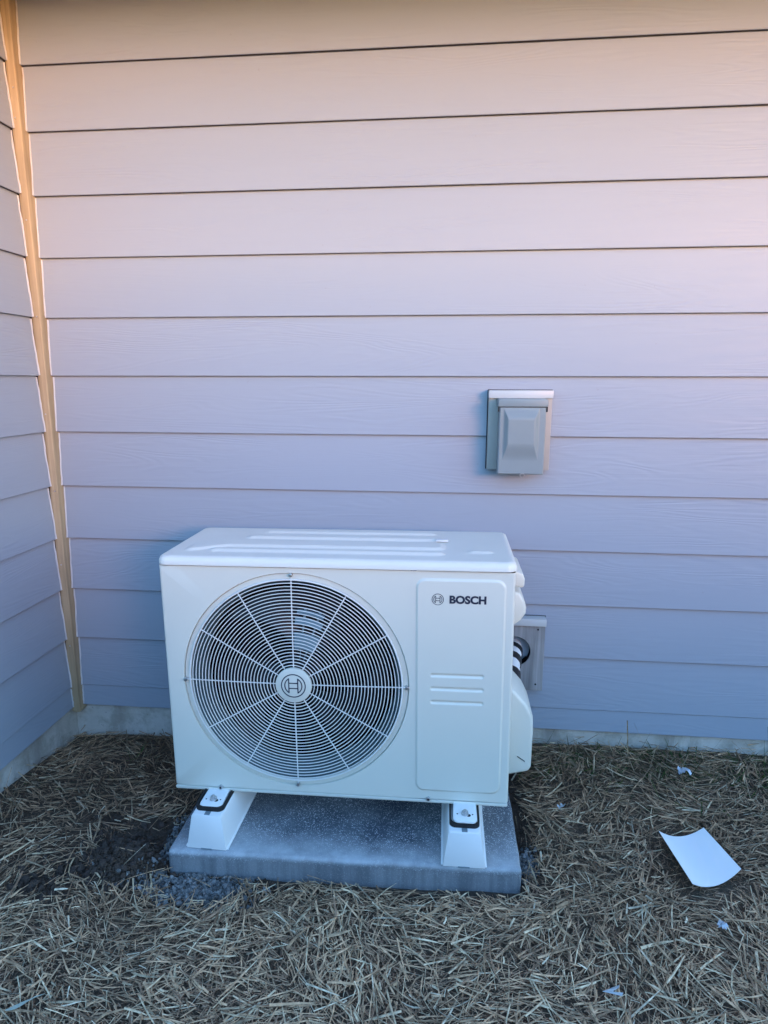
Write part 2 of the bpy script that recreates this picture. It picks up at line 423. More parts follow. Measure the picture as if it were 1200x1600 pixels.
BROWN = plain('brown_clod', (.048, .034, .027), .95, var=.3, scale=200)
tag(stones('soil_clods', 420, [(-.83, -.61, .17, .11), (-.95, -.72, .10, .07)], (.003, .014), BROWN, 16, 1., .004), 'brown clods of dug earth scattered over the straw at the left of the pad', 'soil', None, 'stuff')
# ---------------------------------------------------------------- house
XL = -1.2915; S = .1778
def zk(k): return 1.24-(k-5)*S
house = empty('house', (XL, 0, 0))
tag(house, 'house corner clad in painted grey lap siding above a low concrete foundation', 'house')
def world_child(o, parent):
    o.parent = parent; o.matrix_parent_inverse = Matrix.Translation(parent.location).inverted() if parent.parent is None else Matrix()
    return o
BACK_L = 4.6; LEFT_L = .80
bw = box('back_wall', (XL-.2-XL, .022, .02), (BACK_L, .16, 2.35), DARKGAP, house)
lw = empty('left_wall'); 
bpy.data.objects.remove(lw)
lw = box('left_wall', (-LEFT_L, .022, .02), (-.002, .16, 2.35), DARKGAP, house); lw.rotation_euler = (0, 0, R(90)); lw.location = (0, 0, 0)
TH = .0135
def board_mesh(name, x0, x1, hgt, seed):
    g = random.Random(seed); n = max(2, int((x1-x0)/.25)); V = []; F = []
    for i in range(n+1):
        x = x0+(x1-x0)*i/n; w = .0007*noise.noise(Vector((x*1.7, seed*3.3, 0)))
        prof = [(.0016+w, 0.), (w, .0018), (w+.0125*hgt/.2, hgt), (w+.0125*hgt/.2+TH*.8, hgt), (w+TH-.001, .0005)]
        V += [(x, y, z) for y, z in prof]
    for i in range(n):
        for k in range(5):
            l = (k+1) % 5; F.append((i*5+k, i*5+l, (i+1)*5+l, (i+1)*5+k))
    F.append(tuple(range(5))); F.append(tuple(range(n*5, n*5+5))[::-1])
    me = mesh(name, V, F); bm = bmesh.new(); bm.from_mesh(me); bmesh.ops.recalc_face_normals(bm, faces=bm.faces); bm.to_mesh(me); bm.free()
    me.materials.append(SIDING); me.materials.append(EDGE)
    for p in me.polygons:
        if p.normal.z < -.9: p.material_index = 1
    return me
kmin = -1
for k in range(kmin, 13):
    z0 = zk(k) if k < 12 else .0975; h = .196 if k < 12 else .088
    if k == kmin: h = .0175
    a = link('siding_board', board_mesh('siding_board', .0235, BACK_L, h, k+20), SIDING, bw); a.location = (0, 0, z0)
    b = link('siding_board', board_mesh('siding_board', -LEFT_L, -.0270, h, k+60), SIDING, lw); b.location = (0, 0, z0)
def found_mesh(x0, x1):
    nx_ = 80; V = []; F = []
    for i in range(nx_+1):
        x = x0+(x1-x0)*i/nx_
        for z in (.0965, .06, .03, 0., -.04, -.10):
            V.append((x, .017+.0025*noise.noise(Vector((x*6, z*20, 3)))+(.0 if z > .09 else 0), z))
    for i in range(nx_):
        for j in range(5): F.append((i*6+j, i*6+j+1, (i+1)*6+j+1, (i+1)*6+j))
    b0 = len(V); V += [(x0, .2, .0965), (x1, .2, .0965)]; F.append((0, nx_*6, b0+1, b0))
    return mesh('foundation', V, F)
link('foundation', found_mesh(-.02, BACK_L), FOUND, house, True)
fl = link('foundation', found_mesh(-LEFT_L, .02), FOUND, house, True); fl.rotation_euler = (0, 0, R(90))
# corner post: square pine batten standing in the inside corner, slightly bowed
V = []; F = []; NZ = 50
for j in range(NZ+1):
    z = .082+(2.326-.082)*j/NZ; w = .0022*noise.noise(Vector((0, z*2.2, 7.))); w2 = .0018*noise.noise(Vector((3, z*3., 7.)))
    V += [(-.006, -.024+w2, z), (.0015, -.0262+w2, z), (.0198+w, -.0262+w2, z), (.0222+w, -.024+w2, z), (.0222+w, .02, z), (-.006, .02, z)]
for j in range(NZ):
    for k in range(6):
        l = (k+1) % 6; F.append((j*6+k, j*6+l, (j+1)*6+l, (j+1)*6+k))
F.append((5, 4, 3, 2, 1, 0)); F.append(tuple(range(NZ*6, NZ*6+6)))
post = link('corner_trim', mesh('corner_trim', V, F), TRIM, house)
for z in (.33, .62, .87, 1.12, 1.42, 1.70, 1.98, 2.06):
    c = cyl_y('nail_head', (.008+.008*random.random(), z), .0022, -.0285, -.0245, STEEL, post, 8)
# caulk beads stepping with the lap of the boards
for side in (0, 1):
    for k in range(-1, 13):
        z0 = (zk(k) if k < 12 else .0985)+.002; z1 = (zk(k-1) if k > -1 else 2.324)-.004
        if k == 12: z1 = zk(11)-.004
        n = 9; P = []
        for i in range(n):
            t = i/(n-1); y = -.0015+.0110*t*(z1-z0)/.178 + .0008*random.uniform(-1, 1); P.append((y, z0+(z1-z0)*t))
        rad = [.0020+.0010*random.random() for _ in P]
        if side == 0: tube('caulk_bead', [(.0238+.0008*random.uniform(-1, 1), y, z) for y, z in P], rad, CAULK, post, 6)
        else: tube('caulk_bead', [(-y, -.0275+.0008*random.uniform(-1, 1), z) for y, z in P], rad, CAULK, post, 6)
# eave: soffit boards, fascia and roof slab, over both walls
soff = box('soffit', (-.16, -.68, 2.352), (BACK_L+.0, .16, 2.365), SOFFIT, house)
for i in range(7):
    box('soffit_board', (-.16, -.677+i*.0965, 2.330), (BACK_L, -.677+i*.0965+.0925, 2.3505), SOFFIT, soff)
box('fascia', (-.16, -.705, 2.315), (BACK_L, -.682, 2.52), CREAM, house)
rm = Mat('roof_shingle', .9); rm.color(rm.mix(rm.noise(rm.coord(), 40, 4), (.05, .05, .05), (.09, .085, .08)))
prof = [(-.73, 2.522), (.3, 2.92), (.3, 2.96), (-.73, 2.56)]
V = [(x, y, z) for x in (-.3, BACK_L) for y, z in prof]
link('roof', mesh('roof', V, [(0, 1, 2, 3), (7, 6, 5, 4), (0, 4, 5, 1), (1, 5, 6, 2), (2, 6, 7, 3), (3, 7, 4, 0)]), rm.m, house)

# ---------------------------------------------------------------- concrete pad
def pad():
    bm = box_bm((PADX0, PADY0, -.03), (PADX1, PADY1, .052), 0)
    bmesh.ops.subdivide_edges(bm, edges=bm.edges[:], cuts=3, use_grid_fill=True)
    bmesh.ops.recalc_face_normals(bm, faces=bm.faces)
    es = [e for e in bm.edges if len(e.link_faces) == 2 and e.calc_face_angle(0) > R(30)]
    bmesh.ops.bevel(bm, geom=es, offset=.009, segments=3, profile=.5, affect='EDGES')
    bmesh.ops.subdivide_edges(bm, edges=[e for e in bm.edges if e.calc_length() > .03], cuts=6, use_grid_fill=True)
    for v in bm.verts:
        n = noise.noise(v.co*9)*.0022+noise.noise(v.co*34)*.0016; v.co += Vector((n, n*.8, n*.9))
        v.co.y += .022*(v.co.x-PADX0)/(PADX1-PADX0)*(-1 if False else 1)*(1 if v.co.y < -.3 else 0) - .002
        v.co.x += -.012*(v.co.y-PADY0) if v.co.x > 0 else 0
    o = link('concrete_pad', from_bm('concrete_pad', bm), PADC, None, True)
    return tag(o, 'speckled grey precast concrete pad under the heat pump', 'concrete pad')
pad()

# ---------------------------------------------------------------- risers
def riser():
    t = empty('mounting_riser', (0, 0, .053))
    # local: x across, y from front 0 backwards
    hb, ht, hh, L = .0525, .040, .090, .46
    prof = [(-hb, 0), (hb, 0), (ht, hh-.004), (ht-.004, hh), (-ht+.004, hh), (-ht, hh-.004)]
    bm = prism_bm(prof, 0., L)
    for v in bm.verts:
        if v.co.y < .01: v.co.y += .010*(v.co.z/hh)
    bevel(bm, .0022, 2, 30)
    b = link('body', auto(from_bm('body', bm)), PLAST, t)
    box('notch', (-.014, -.0012, -.0005), (.014, .004, .0028), GREYBOX, b)
    f = box('base_flange', (-hb-.004, .004, 0), (hb+.004, L, .0035), PLAST, b, .001)
    box('slot', (-.007, .012, hh-.001), (.007, .042, hh+.0006), GREYBOX, b)
    # rubber saddle wrapping the bracket tab
    def U(w, d, r, n=8):
        pts = [(-w, d)]
        for i in range(n+1): a = math.pi+ (math.pi/2)*i/n; pts.append((-w+r+r*math.cos(a), r+r*math.sin(a)))
        for i in range(n+1): a = 1.5*math.pi+(math.pi/2)*i/n; pts.append((w-r+r*math.cos(a), r+r*math.sin(a)))
        pts.append((w, d)); return pts
    o_, i_ = U(.0375, .16, .015), U(.0335, .16, .014); i_ = [(x, y+.0045) for x, y in i_]
    i_[0] = (i_[0][0], .16); i_[-1] = (i_[-1][0], .16)
    V = []; F = []; n = len(o_)
    for (x, y) in o_: V += [(x, y, 0), (x, y, .012)]
    for (x, y) in i_: V += [(x, y, 0), (x, y, .012)]
    for k in range(n-1):
        F += [(2*k, 2*k+2, 2*k+3, 2*k+1), (2*n+2*k+1, 2*n+2*k+3, 2*n+2*k+2, 2*n+2*k), (2*k+1, 2*k+3, 2*n+2*k+3, 2*n+2*k+1)]
    rb = link('rubber_saddle', mesh('rubber_saddle', V, F), RUBBER, t); rb.location = (0, .026, hh+.0005)
    return t
def copy_tree(o, parent=None):
    c = o.copy(); COL.objects.link(c); c.parent = parent
    for ch in list(o.children): copy_tree(ch, c)
    return c
ra = riser(); ra.location = (-.5915, -.601, .053); ra.rotation_euler = (0, 0, R(-1.2))
rb_ = copy_tree(ra); rb_.location = (.0615, -.598, .053); rb_.rotation_euler = (0, 0, R(.3))
for o, l in ((ra, 'white plastic riser block under the fan end of the heat pump'), (rb_, 'white plastic riser block under the lettered panel end of the heat pump')):
    tag(o, l, 'riser', 'white riser blocks holding the heat pump off the pad')

# ---------------------------------------------------------------- heat pump
hp = empty('heat_pump', (-.27, -.33, .155), (0, R(-.5), 0))
tag(hp, 'cream outdoor heat pump unit with a round fan grille and lettered service panel', 'heat pump')
OFF = Vector(hp.location)
def hpp(o, parent=None):
    """built in place coordinates -> shift the mesh into the unit's own frame"""
    me = o.data
    if 'shifted' not in me: me.transform(Matrix.Translation(-OFF)); me['shifted'] = 1
    o.parent = parent or hp; return o
X0, X1, Z0, Z1, YF, YB = -.7095, .1725, .1655, .7775, -.5, -.175
FC = (-.372, .4735); RR = .2915
# fan side of the front panel: rings that grow from the round opening to the rectangle
def hole_panel(name, c, prof, rect, yf, mat, n=160, bend=0., bx=(1, 0, 1, 1)):
    ang = [2*math.pi*i/n for i in range(n)]
    x0, x1, z0, z1 = rect
    for cx, cz in ((x0, z0), (x1, z0), (x0, z1), (x1, z1)):   # put a vertex on each corner
        a = math.atan2(cz-c[1], cx-c[0]) % (2*math.pi); i = min(range(n), key=lambda k: abs(ang[k]-a)); ang[i] = a
    loops = [[(c[0]+r*math.cos(a), yf+d, c[1]+r*math.sin(a)) for a in ang] for r, d in prof]
    def rloop(ins, d):
        rx0, rx1, rz0, rz1 = x0+ins*bx[0], x1-ins*bx[1], z0+ins*bx[2], z1-ins*bx[3]; out = []
        for a in ang:
            ca, sa = math.cos(a), math.sin(a); t = 1e9
            if ca > 1e-9: t = min(t, (rx1-c[0])/ca)
            if ca < -1e-9: t = min(t, (rx0-c[0])/ca)
            if sa > 1e-9: t = min(t, (rz1-c[1])/sa)
            if sa < -1e-9: t = min(t, (rz0-c[1])/sa)
            out.append((c[0]+t*ca, yf+d, c[1]+t*sa))
        return out
    if bend:
        loops += [rloop(bend, 0)]
        for q in (30, 60, 90): loops.append(rloop(bend*(1-math.sin(R(q))), bend*(1-math.cos(R(q)))))
    else: loops.append(rloop(0, 0))
    V = [p for l in loops for p in l]; F = []
    for j in range(len(loops)-1):
        for i in range(n):
            k = (i+1) % n; F.append((j*n+i, j*n+k, (j+1)*n+k, (j+1)*n+i))
    o = link(name, auto(mesh(name, V, F), 32), mat); return o
SPX = -.078
fp = hpp(hole_panel('front_panel', FC, [(.2725, .030), (.2730, .008), (.2750, .0048), (.2890, .0045), (.2896, .0085), (.2908, .0085), (.2915, 0.), (.2935, 0.)], (X0, SPX, Z0, Z1), YF, CREAM, 176, .007, (1, 0, 0, 0)))
def serv(u, v):
    x = SPX+(X1-SPX)*u; z = Z0+(Z1-Z0)*v
    d = sd_rbox(x, z, .0435, .4745, .1085, .2855, .024); y = YF
    y -= .0042*(1-sstep(-.0055, .0, d))
    for zz in (.5115, .4755, .4395):
        q = sd_rbox(x, z, .0375, zz, .066, .0052, .005); y += .0030*(1-sstep(-.004, .0008, q))
    e = X1-x
    if e < .007: y += .007-math.sqrt(max(0, .007**2-(.007-e)**2))
    return (x, y, z)
uu = 180
sp = hpp(grid('service_panel', uu, 360, serv, CREAM)); 
# cabinet shell behind the front
V = [(X0, YF+.007, Z0), (X1, YF+.007, Z0), (X1, YB, Z0), (X0, YB, Z0), (X0, YF+.007, Z1), (X1, YF+.007, Z1), (X1, YB, Z1), (X0, YB, Z1)]
hpp(link('cabinet', mesh('cabinet', V, [(0, 3, 2, 1), (1, 2, 6, 5), (2, 3, 7, 6), (3, 0, 4, 7)]), CREAM))
# base pan showing as a strip under the front, with screws
base = hpp(prism('base_pan', [(X0+.004, .155), (X1-.004, .155), (X1-.001, .158), (X1-.001, Z0-.0028), (X0+.001, Z0-.0028), (X0+.001, .158)], YF-.0015, YB, CREAM, None, .001))
for sx in (-.583, -.031):
    s = hpp(cyl_y('screw', (sx, .1665), .0055, YF-.0065, YF+.001, STEEL, None, 12, .001), base)
    s2_ = hpp(cyl_y('screw_recess', (sx, .1665), .0032, YF-.0070, YF-.0060, DARKGAP, None, 8), s)
# top cover with pressed ribs
CX0, CX1, CY0, CY1, CZ = X0-.004, X1+.004, YF-.006, YB+.004, .8025
def topc(u, v):
    # u,v in 0..1, edges rolled down
    nx_, ny_ = u*2-1, v*2-1
    hx, hy = (CX1-CX0)/2, (CY1-CY0)/2; cx, cy = (CX0+CX1)/2, (CY0+CY1)/2
    x = cx+nx_*hx; y = cy+ny_*hy
    d = -sd_rbox(x, y, cx, cy, hx, hy, .026)
    z = CZ
    rim = .016
    if d < rim: z = CZ-.013+.013*math.sqrt(max(0, 1-((rim-max(d, 0))/rim)**2))
    def rib(ax0, ax1, ay0, ay1, h, soft=.015):
        q = sd_rbox(x, y, (ax0+ax1)/2, (ay0+ay1)/2, (ax1-ax0)/2, (ay1-ay0)/2, min(.02, (ay1-ay0)/2)); return h*.85*(1-sstep(-soft, soft*.3, q))
    s = sstep(-.66, -.55, x)*.05
    r = max(rib(-.60, .005, -.452, -.418, .006), rib(-.665, .005, -.402+s-.05, -.352+s-.05 if False else -.368+s-.012, .006),
            rib(-.545, -.005, -.312, -.268, .006), rib(-.51, -.02, -.243, -.214, .005), rib(.06, .125, -.425, -.395, .005))
    return (x, y, z + r)
tc = grid('top_cover', 260, 100, topc, CREAMTOP)
# clip corners: pull rim vertices onto the rounded outline and hang a skirt
me = tc.data; bm = bmesh.new(); bm.from_mesh(me)
hx, hy = (CX1-CX0)/2, (CY1-CY0)/2; cx, cy = (CX0+CX1)/2, (CY0+CY1)/2; rr = .026
for v in bm.verts:
    qx, qy = abs(v.co.x-cx)-hx+rr, abs(v.co.y-cy)-hy+rr
    if qx > 0 and qy > 0:
        m_ = max(qx, qy); l = math.hypot(qx, qy); k = m_/l
        v.co.x = cx+math.copysign(hx-rr+qx*k, v.co.x-cx); v.co.y = cy+math.copysign(hy-rr+qy*k, v.co.y-cy)
        d = rr-math.hypot(qx*k, qy*k); v.co.z = CZ-.013+.013*math.sqrt(max(0, 1-((.016-min(max(d, 0), .016))/.016)**2))
be = [e for e in bm.edges if e.is_boundary]
ex = bmesh.ops.extrude_edge_only(bm, edges=be)
for v in [g for g in ex['geom'] if isinstance(g, bmesh.types.BMVert)]: v.co.z = Z1+.0030
be = [e for e in bm.edges if e.is_boundary]
ex = bmesh.ops.extrude_edge_only(bm, edges=be)
for v in [g for g in ex['geom'] if isinstance(g, bmesh.types.BMVert)]:
    v.co.x = cx+(v.co.x-cx)*.985; v.co.y = cy+(v.co.y-cy)*.97
bmesh.ops.recalc_face_normals(bm, faces=bm.faces); bm.to_mesh(me); bm.free(); auto(me, 40)
hpp(tc)
tb = hpp(box('tape_tab', (-.02, -.325, CZ+.0045), (.012, -.305, CZ+.0075), PLAST, None, .001), tc)
# opening behind the grille: flared shroud, dark interior, fan
cy_ = []
n = 96; prof = [(.2725, YF+.006), (.269, YF+.012), (.261, YF+.022), (.256, YF+.036), (.255, YF+.085)]
V = [(FC[0]+r*math.cos(2*math.pi*i/n), y, FC[1]+r*math.sin(2*math.pi*i/n)) for r, y in prof for i in range(n)]
F = [(j*n+i, j*n+(i+1) % n, (j+1)*n+(i+1) % n, (j+1)*n+i) for j in range(len(prof)-1) for i in range(n)]
hpp(link('fan_shroud', mesh('fan_shroud', V, F), plain('shroud_steel', (.065, .10, .115), .5), None, True))
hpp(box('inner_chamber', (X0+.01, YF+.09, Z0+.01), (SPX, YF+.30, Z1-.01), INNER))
fan = hpp(cyl_y('fan', FC, .052, YF+.030, YF+.085, BLADE, None, 40, .006))
for b in range(3):
    a0 = R(68+120*b); NR, NA = 10, 14; V = []; F = []
    for j in range(NR+1):
        r = .045+(.236-.045)*j/NR; w = .55+.65*(j/NR)**.8; sw = .55*(j/NR)**1.5
        for i in range(NA+1):
            t = i/NA; a = a0+sw+w*(t-.5)*1.15
            y = YF+.078-.050*t+.010*math.sin(t*math.pi)
            V.append((FC[0]+r*math.cos(a), y, FC[1]+r*math.sin(a)))
    F = [(j*(NA+1)+i, j*(NA+1)+i+1, (j+1)*(NA+1)+i+1, (j+1)*(NA+1)+i) for j in range(NR) for i in range(NA)]
    bl = link('blade', mesh('blade', V, F), BLADE, None, True); hpp(bl, fan)
V = []; F = []  # pale teal strips and bars painted in as a reflection on the fan blades
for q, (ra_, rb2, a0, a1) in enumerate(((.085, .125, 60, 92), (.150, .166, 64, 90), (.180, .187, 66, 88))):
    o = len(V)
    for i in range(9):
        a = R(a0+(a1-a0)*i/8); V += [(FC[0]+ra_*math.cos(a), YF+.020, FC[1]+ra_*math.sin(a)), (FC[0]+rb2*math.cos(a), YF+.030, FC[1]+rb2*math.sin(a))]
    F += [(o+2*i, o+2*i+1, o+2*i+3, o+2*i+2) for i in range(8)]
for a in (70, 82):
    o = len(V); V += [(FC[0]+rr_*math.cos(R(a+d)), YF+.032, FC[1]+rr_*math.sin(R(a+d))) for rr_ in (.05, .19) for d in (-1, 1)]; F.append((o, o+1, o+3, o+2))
hpp(link('blade_reflection', mesh('blade_reflection', V, F), plain('blade_reflection_teal', (.16, .25, .29), .4)))
# grille
gy = YF-.0035
def ringpts(r, n, y): return [(FC[0]+r*math.cos(2*math.pi*i/n), y, FC[1]+r*math.sin(2*math.pi*i/n)) for i in range(n)]
gril = hpp(tube('fan_grille', ringpts(.2745, 120, gy+.002), .0022, WIRE, None, 6, True))
NRING = 26
for i in range(NRING):
    r = .0525+(.2665-.0525)*i/(NRING-1)
    hpp(tube('grille_ring', ringpts(r, 96, gy-.006*(1-(r/.27)**2)), .00118, WIRE, None, 5, True), gril)
for i in range(12):
    a = R(30*i); r1 = .287 if i % 3 == 0 else .2755
    P = [(FC[0]+r*math.cos(a), gy+.0026-.006*(1-(min(r, .27)/.27)**2), FC[1]+r*math.sin(a)) for r in np.linspace(.044, r1, 8)]
    hpp(tube('grille_spoke', P, .0016, WIRE, None, 6), gril)
    if i % 3 == 0:
        hpp(cyl_y('grille_screw', (FC[0]+.2865*math.cos(a), FC[1]+.2865*math.sin(a)), .0048, gy-.003, gy+.007, STEEL, None, 12, .0012), gril)
hub = hpp(cyl_y('grille_hub', FC, .0465, gy-.012, gy-.002, CREAM, None, 48, .002), gril)
def stroke(pts, w, y, closed=False, th=.0006):
    P = [Vector((p[0], 0, p[1])) for p in pts]; m = len(P); V = []; F = []
    for i, p in enumerate(P):
        a = P[i-1] if (closed or i) else None; b = P[(i+1) % m] if (closed or i < m-1) else None
        d1 = (p-a).normalized() if a is not None else None; d2 = (b-p).normalized() if b is not None else None
        d = d1 if d2 is None else d2 if d1 is None else (d1+d2).normalized()
        nn = Vector((-d.z, 0, d.x)); k = 1.
        if d1 is not None and d2 is not None: k = min(2.2, 1/max(.3, nn.dot(Vector((-d1.z, 0, d1.x)))))
        for s in (1, -1):
            q = p+nn*w/2*s*k; V += [(q.x, y, q.z), (q.x, y+th, q.z)]
    for i in range(m if closed else m-1):
        j = (i+1) % m; a, b = 4*i, 4*j
        F += [(a, b, b+2, a+2), (a, a+1, b+1, b), (a+2, b+2, b+3, a+3)]
    return V, F
def emblem(name, c, R0, y, w):
    """round ring with an armature shape inside"""
    k = R0; q = []
    q.append(stroke([(c[0]+k*math.cos(t), c[1]+k*math.sin(t)) for t in np.linspace(0, 2*math.pi, 48, endpoint=False)], w, y, True))
    for s in (-1, 1):
        xb = .38*k*s; r = .72*k; a0 = math.acos(.38*k/r)
        arc = [(c[0]+s*r*math.cos(t), c[1]+r*math.sin(t)) for t in np.linspace(-a0, a0, 15)]
        q.append(stroke(arc, w, y-.00005)); q.append(stroke([(c[0]+xb, c[1]-.66*k), (c[0]+xb, c[1]+.66*k)], w, y-.0001))
    for s in (-1, 1): q.append(stroke([(c[0]-.36*k, c[1]+s*.23*k), (c[0]+.36*k, c[1]+s*.23*k)], w, y-.00015))
    return link(name, join_meshes(name, q), NAVY)
em = hpp(emblem('round_emblem', FC, .0305, gy-.0126, .0026), gril)
SY = YF-.0042-.0006
em2 = hpp(emblem('panel_emblem', (-.0115, .7085), .0138, SY, .0013), sp)
cu = bpy.data.curves.new('lettering', 'FONT'); cu.body = 'BOSCH'; cu.size = 1; cu.offset = .045; cu.extrude = .0; cu.space_character = 1.0; cu.resolution_u = 5
tmp = bpy.data.objects.new('lettering_source', cu); COL.objects.link(tmp)
bpy.context.view_layer.update()
tm = bpy.data.meshes.new_from_object(tmp.evaluated_get(bpy.context.evaluated_depsgraph_get())); bpy.data.objects.remove(tmp)
co = np.array([v.co[:] for v in tm.vertices]); mn, mx = co.min(0), co.max(0)
LX0, LX1, LZ0, LZ1 = .0165, .1045, .6985, .7195
for v in tm.vertices:
    x, y, _ = v.co; v.co = (LX0+(x-mn[0])/(mx[0]-mn[0])*(LX1-LX0), SY-.0001, LZ0+(y-mn[1])/(mx[1]-mn[1])*(LZ1-LZ0))
tm.materials.clear(); hpp(link('lettering', tm, NAVY), sp)
# brackets under the base that sit in the rubber saddles, with bolts
for bxx in (-.5885, .0625):
    pts = []; w, L = .0315, .15
    for q in range(9): a = math.pi+math.pi/2*q/8; pts.append((-w+.014+.014*math.cos(a), .014+.014*math.sin(a)))
    for q in range(9): a = 1.5*math.pi+math.pi/2*q/8; pts.append((w-.014+.014*math.cos(a), .014+.014*math.sin(a)))
    bm = bmesh.new(); top_ = [bm.verts.new((bxx+x*(.95 if y < .03 else 1), -.5725+y, .1535)) for x, y in pts+[(w-.004, L), (-w+.004, L)]]
    f = bm.faces.new(top_); ex = bmesh.ops.extrude_face_region(bm, geom=[f])
    for v in [g for g in ex['geom'] if isinstance(g, bmesh.types.BMVert)]: v.co.z += .0060
    bmesh.ops.recalc_face_normals(bm, faces=bm.faces); bevel(bm, .0018, 2, 40)
    br = hpp(link('foot_bracket', auto(from_bm('foot_bracket', bm)), PLAST))
    def disc(name, r, z0, z1, n, mat, par, cx=bxx, cy=-.545, seg=0):
        bm = bmesh.new(); bmesh.ops.create_cone(bm, cap_ends=True, segments=n, radius1=r, radius2=r, depth=z1-z0)
        for v in bm.verts: v.co += Vector((cx, cy, (z0+z1)/2))
        bevel(bm, min(.0008, r*.2), 2, 50)
        return hpp(link(name, auto(from_bm(name, bm)), mat), par)
    disc('washer', .0095, .1597, .1613, 24, STEEL, br); nt = disc('nut', .0085, .1613, .1672, 6, STEEL, br); disc('bolt', .0045, .1672, .1715, 12, STEEL, br)
    for s in (-1, 1): disc('hole', .0022, .1592, .1598, 10, DARKGAP, br, bxx+s*.019)
    disc('slot_hole', .0055, .1593, .15985, 12, DARKGAP, br, bxx+.009, -.549)
# right side: cover lip, grab handle, valve cover
hpp(prism('side_lip', [(X1-.002, .752), (.205, .735), (.2095, .722), (.2090, .702), (.202, .6985), (X1-.002, .705)], -.37, -.21, CREAM, None, .004, 3))
hpp(prism('grab_handle', [(X1-.002, .686), (.199, .682), (.2145, .655), (.2175, .640), (.2165, .624), (.205, .606), (X1-.002, .578)], -.36, -.22, CREAM, None, .007, 3))
vc = hpp(prism('valve_cover', [(X1-.002, .437), (.196, .412), (.226, .378), (.2435, .342), (.2455, .30), (.2440, .196), (.238, .181), (X1-.002, .165)], -.385, -.225, CREAM, None, .010, 4))
hpp(prism('cover_latch', [(.206, .228), (.2265, .214), (.2258, .2125), (.2052, .2262)], -.3862, -.3835, DARKGAP), vc)

# ---------------------------------------------------------------- wall blocks
def wall_block(name, x0, x1, z0, z1, mat, label, cat, hole=None):
    t = empty(name, ((x0+x1)/2, 0, z0)); tag(t, label, cat); ox, oz = t.location.x, z0
    L = lambda x: x-ox
    if hole:
        c, r = hole
        o = hole_panel('board', (L(c[0]), c[1]-oz), [(r, .0015), (r+.0015, 0)], (L(x0), L(x1), 0, z1-z0), -.026, mat, 64, .0015, (1, 1, 1, 1)); o.parent = t
        V = []; F = []; q = [(L(x0), 0), (L(x1), 0), (L(x1), z1-z0), (L(x0), z1-z0)]
        for x, z in q: V += [(x, -.0245, z), (x, .02, z)]
        for i in range(4): j = (i+1) % 4; F.append((2*i, 2*i+1, 2*j+1, 2*j))
        link('edge_band', mesh('edge_band', V, F), mat, t)
        V = [(L(c[0])+r*math.cos(2*math.pi*i/48), y, c[1]-oz+r*math.sin(2*math.pi*i/48)) for y in (-.0245, .0215) for i in range(48)]
        link('bore', mesh('bore', V, [(i, (i+1) % 48, 48+(i+1) % 48, 48+i) for i in range(48)]+[tuple(range(48, 96))]), INNER, t)  # near-black wall colour puts the shade of the hole into the bore
    else:
        box('board', (L(x0), -.026, 0), (L(x1), .01, z1-z0), mat, t, .0015)
    # saw gap round the block where the siding is cut away
    g = .003; V = []; F = []
    yy = -.0012
    for (a, b, c_, d) in ((x0-g, x0, z0-.001, z1+g), (x1, x1+g, z0-.001, z1+g), (x0-g, x1+g, z1, z1+g)):
        o = len(V); V += [(L(a), yy, b2-oz) if False else (L(a), yy, c_-oz), (L(b), yy, c_-oz), (L(b), yy, d-oz), (L(a), yy, d-oz)]; F.append((o, o+1, o+2, o+3))
    link('saw_gap', mesh('saw_gap', V, F), DARKGAP, t)
    box('flashing', (L(x0)-.001, -.036, z1-z0-.022), (L(x1)+.001, .006, z1-z0+.001), FLASH, t, .0012)
    return t, L, oz
t1, L1, oz1 = wall_block('mounting_block', .118, .303, .964, 1.199, BLOCKP, 'beige mounting block with white cap strip behind the grey electrical box', 'mounting block')
t2, L2, oz2 = wall_block('pipe_block', .134, .3195, .246, .491, BLOCKW, 'weathered grey wood block with a round pipe hole low on the wall', 'mounting block', ((.226, .378), .050))
for z in (.455, .268): 
    cyl_y('screw', (L2(.297), z-oz2), .0032, -.0268, -.0255, DARKGAP, t2, 10)

# ---------------------------------------------------------------- electrical disconnect box
db = empty('disconnect_box', (.212, -.026, .96)); tag(db, 'grey metal electrical disconnect box with embossed hinged cover on the wall', 'electrical box')
box('back_box', (-.066, -.050, .003), (.066, 0, .205), GREYBOX, db, .003)
# cover with embossed pyramid frustum
def cov(u, v):
    x = -.0665+.133*u; z = -.002+.196*v; y = -.062
    # frustum: sides slope inwards
    fx0, fx1, fz0, fz1 = -.053, .047, .044, .188
    dx = min(x-fx0-.000, fx1-x); dz = min((z-fz0)*.42, (fz1-z)*.62)
    y -= .0115*sstep(-.15, 1.1, min(dx/.013, dz/.018))
    e = min(x+.0665, .0665-x, z+.002, .194-z)
    if e < .003: y += (.003-e)
    return (x, y, z)
cv = grid('cover', 133, 196, cov, GREYBOX, db)
V = []; q = [(-.0665, -.002), (.0665, -.002), (.0665, .194), (-.0665, .194)]
for x, z in q: V += [(x, -.0592, z), (x, -.030, z)]
link('cover_skirt', mesh('cover_skirt', V, [(0, 1, 3, 2), (2, 3, 5, 4), (4, 5, 7, 6), (6, 7, 1, 0)]), GREYBOX, db)
prism('hood', [(-.071, .194), (.071, .194), (.071, .2135), (.066, .2175), (-.066, .2175), (-.071, .2135)], -.066, 0, GREYBOX, db, .003, 3)
for s in (-1, 1): box('hinge_notch', (s*.0685-.0014, -.0635, .180), (s*.0685+.0014, -.052, .1955), DARKGAP, db)
box('cover_gap', (-.066, -.0612, .1925), (.066, -.058, .1945), DARKGAP, db)
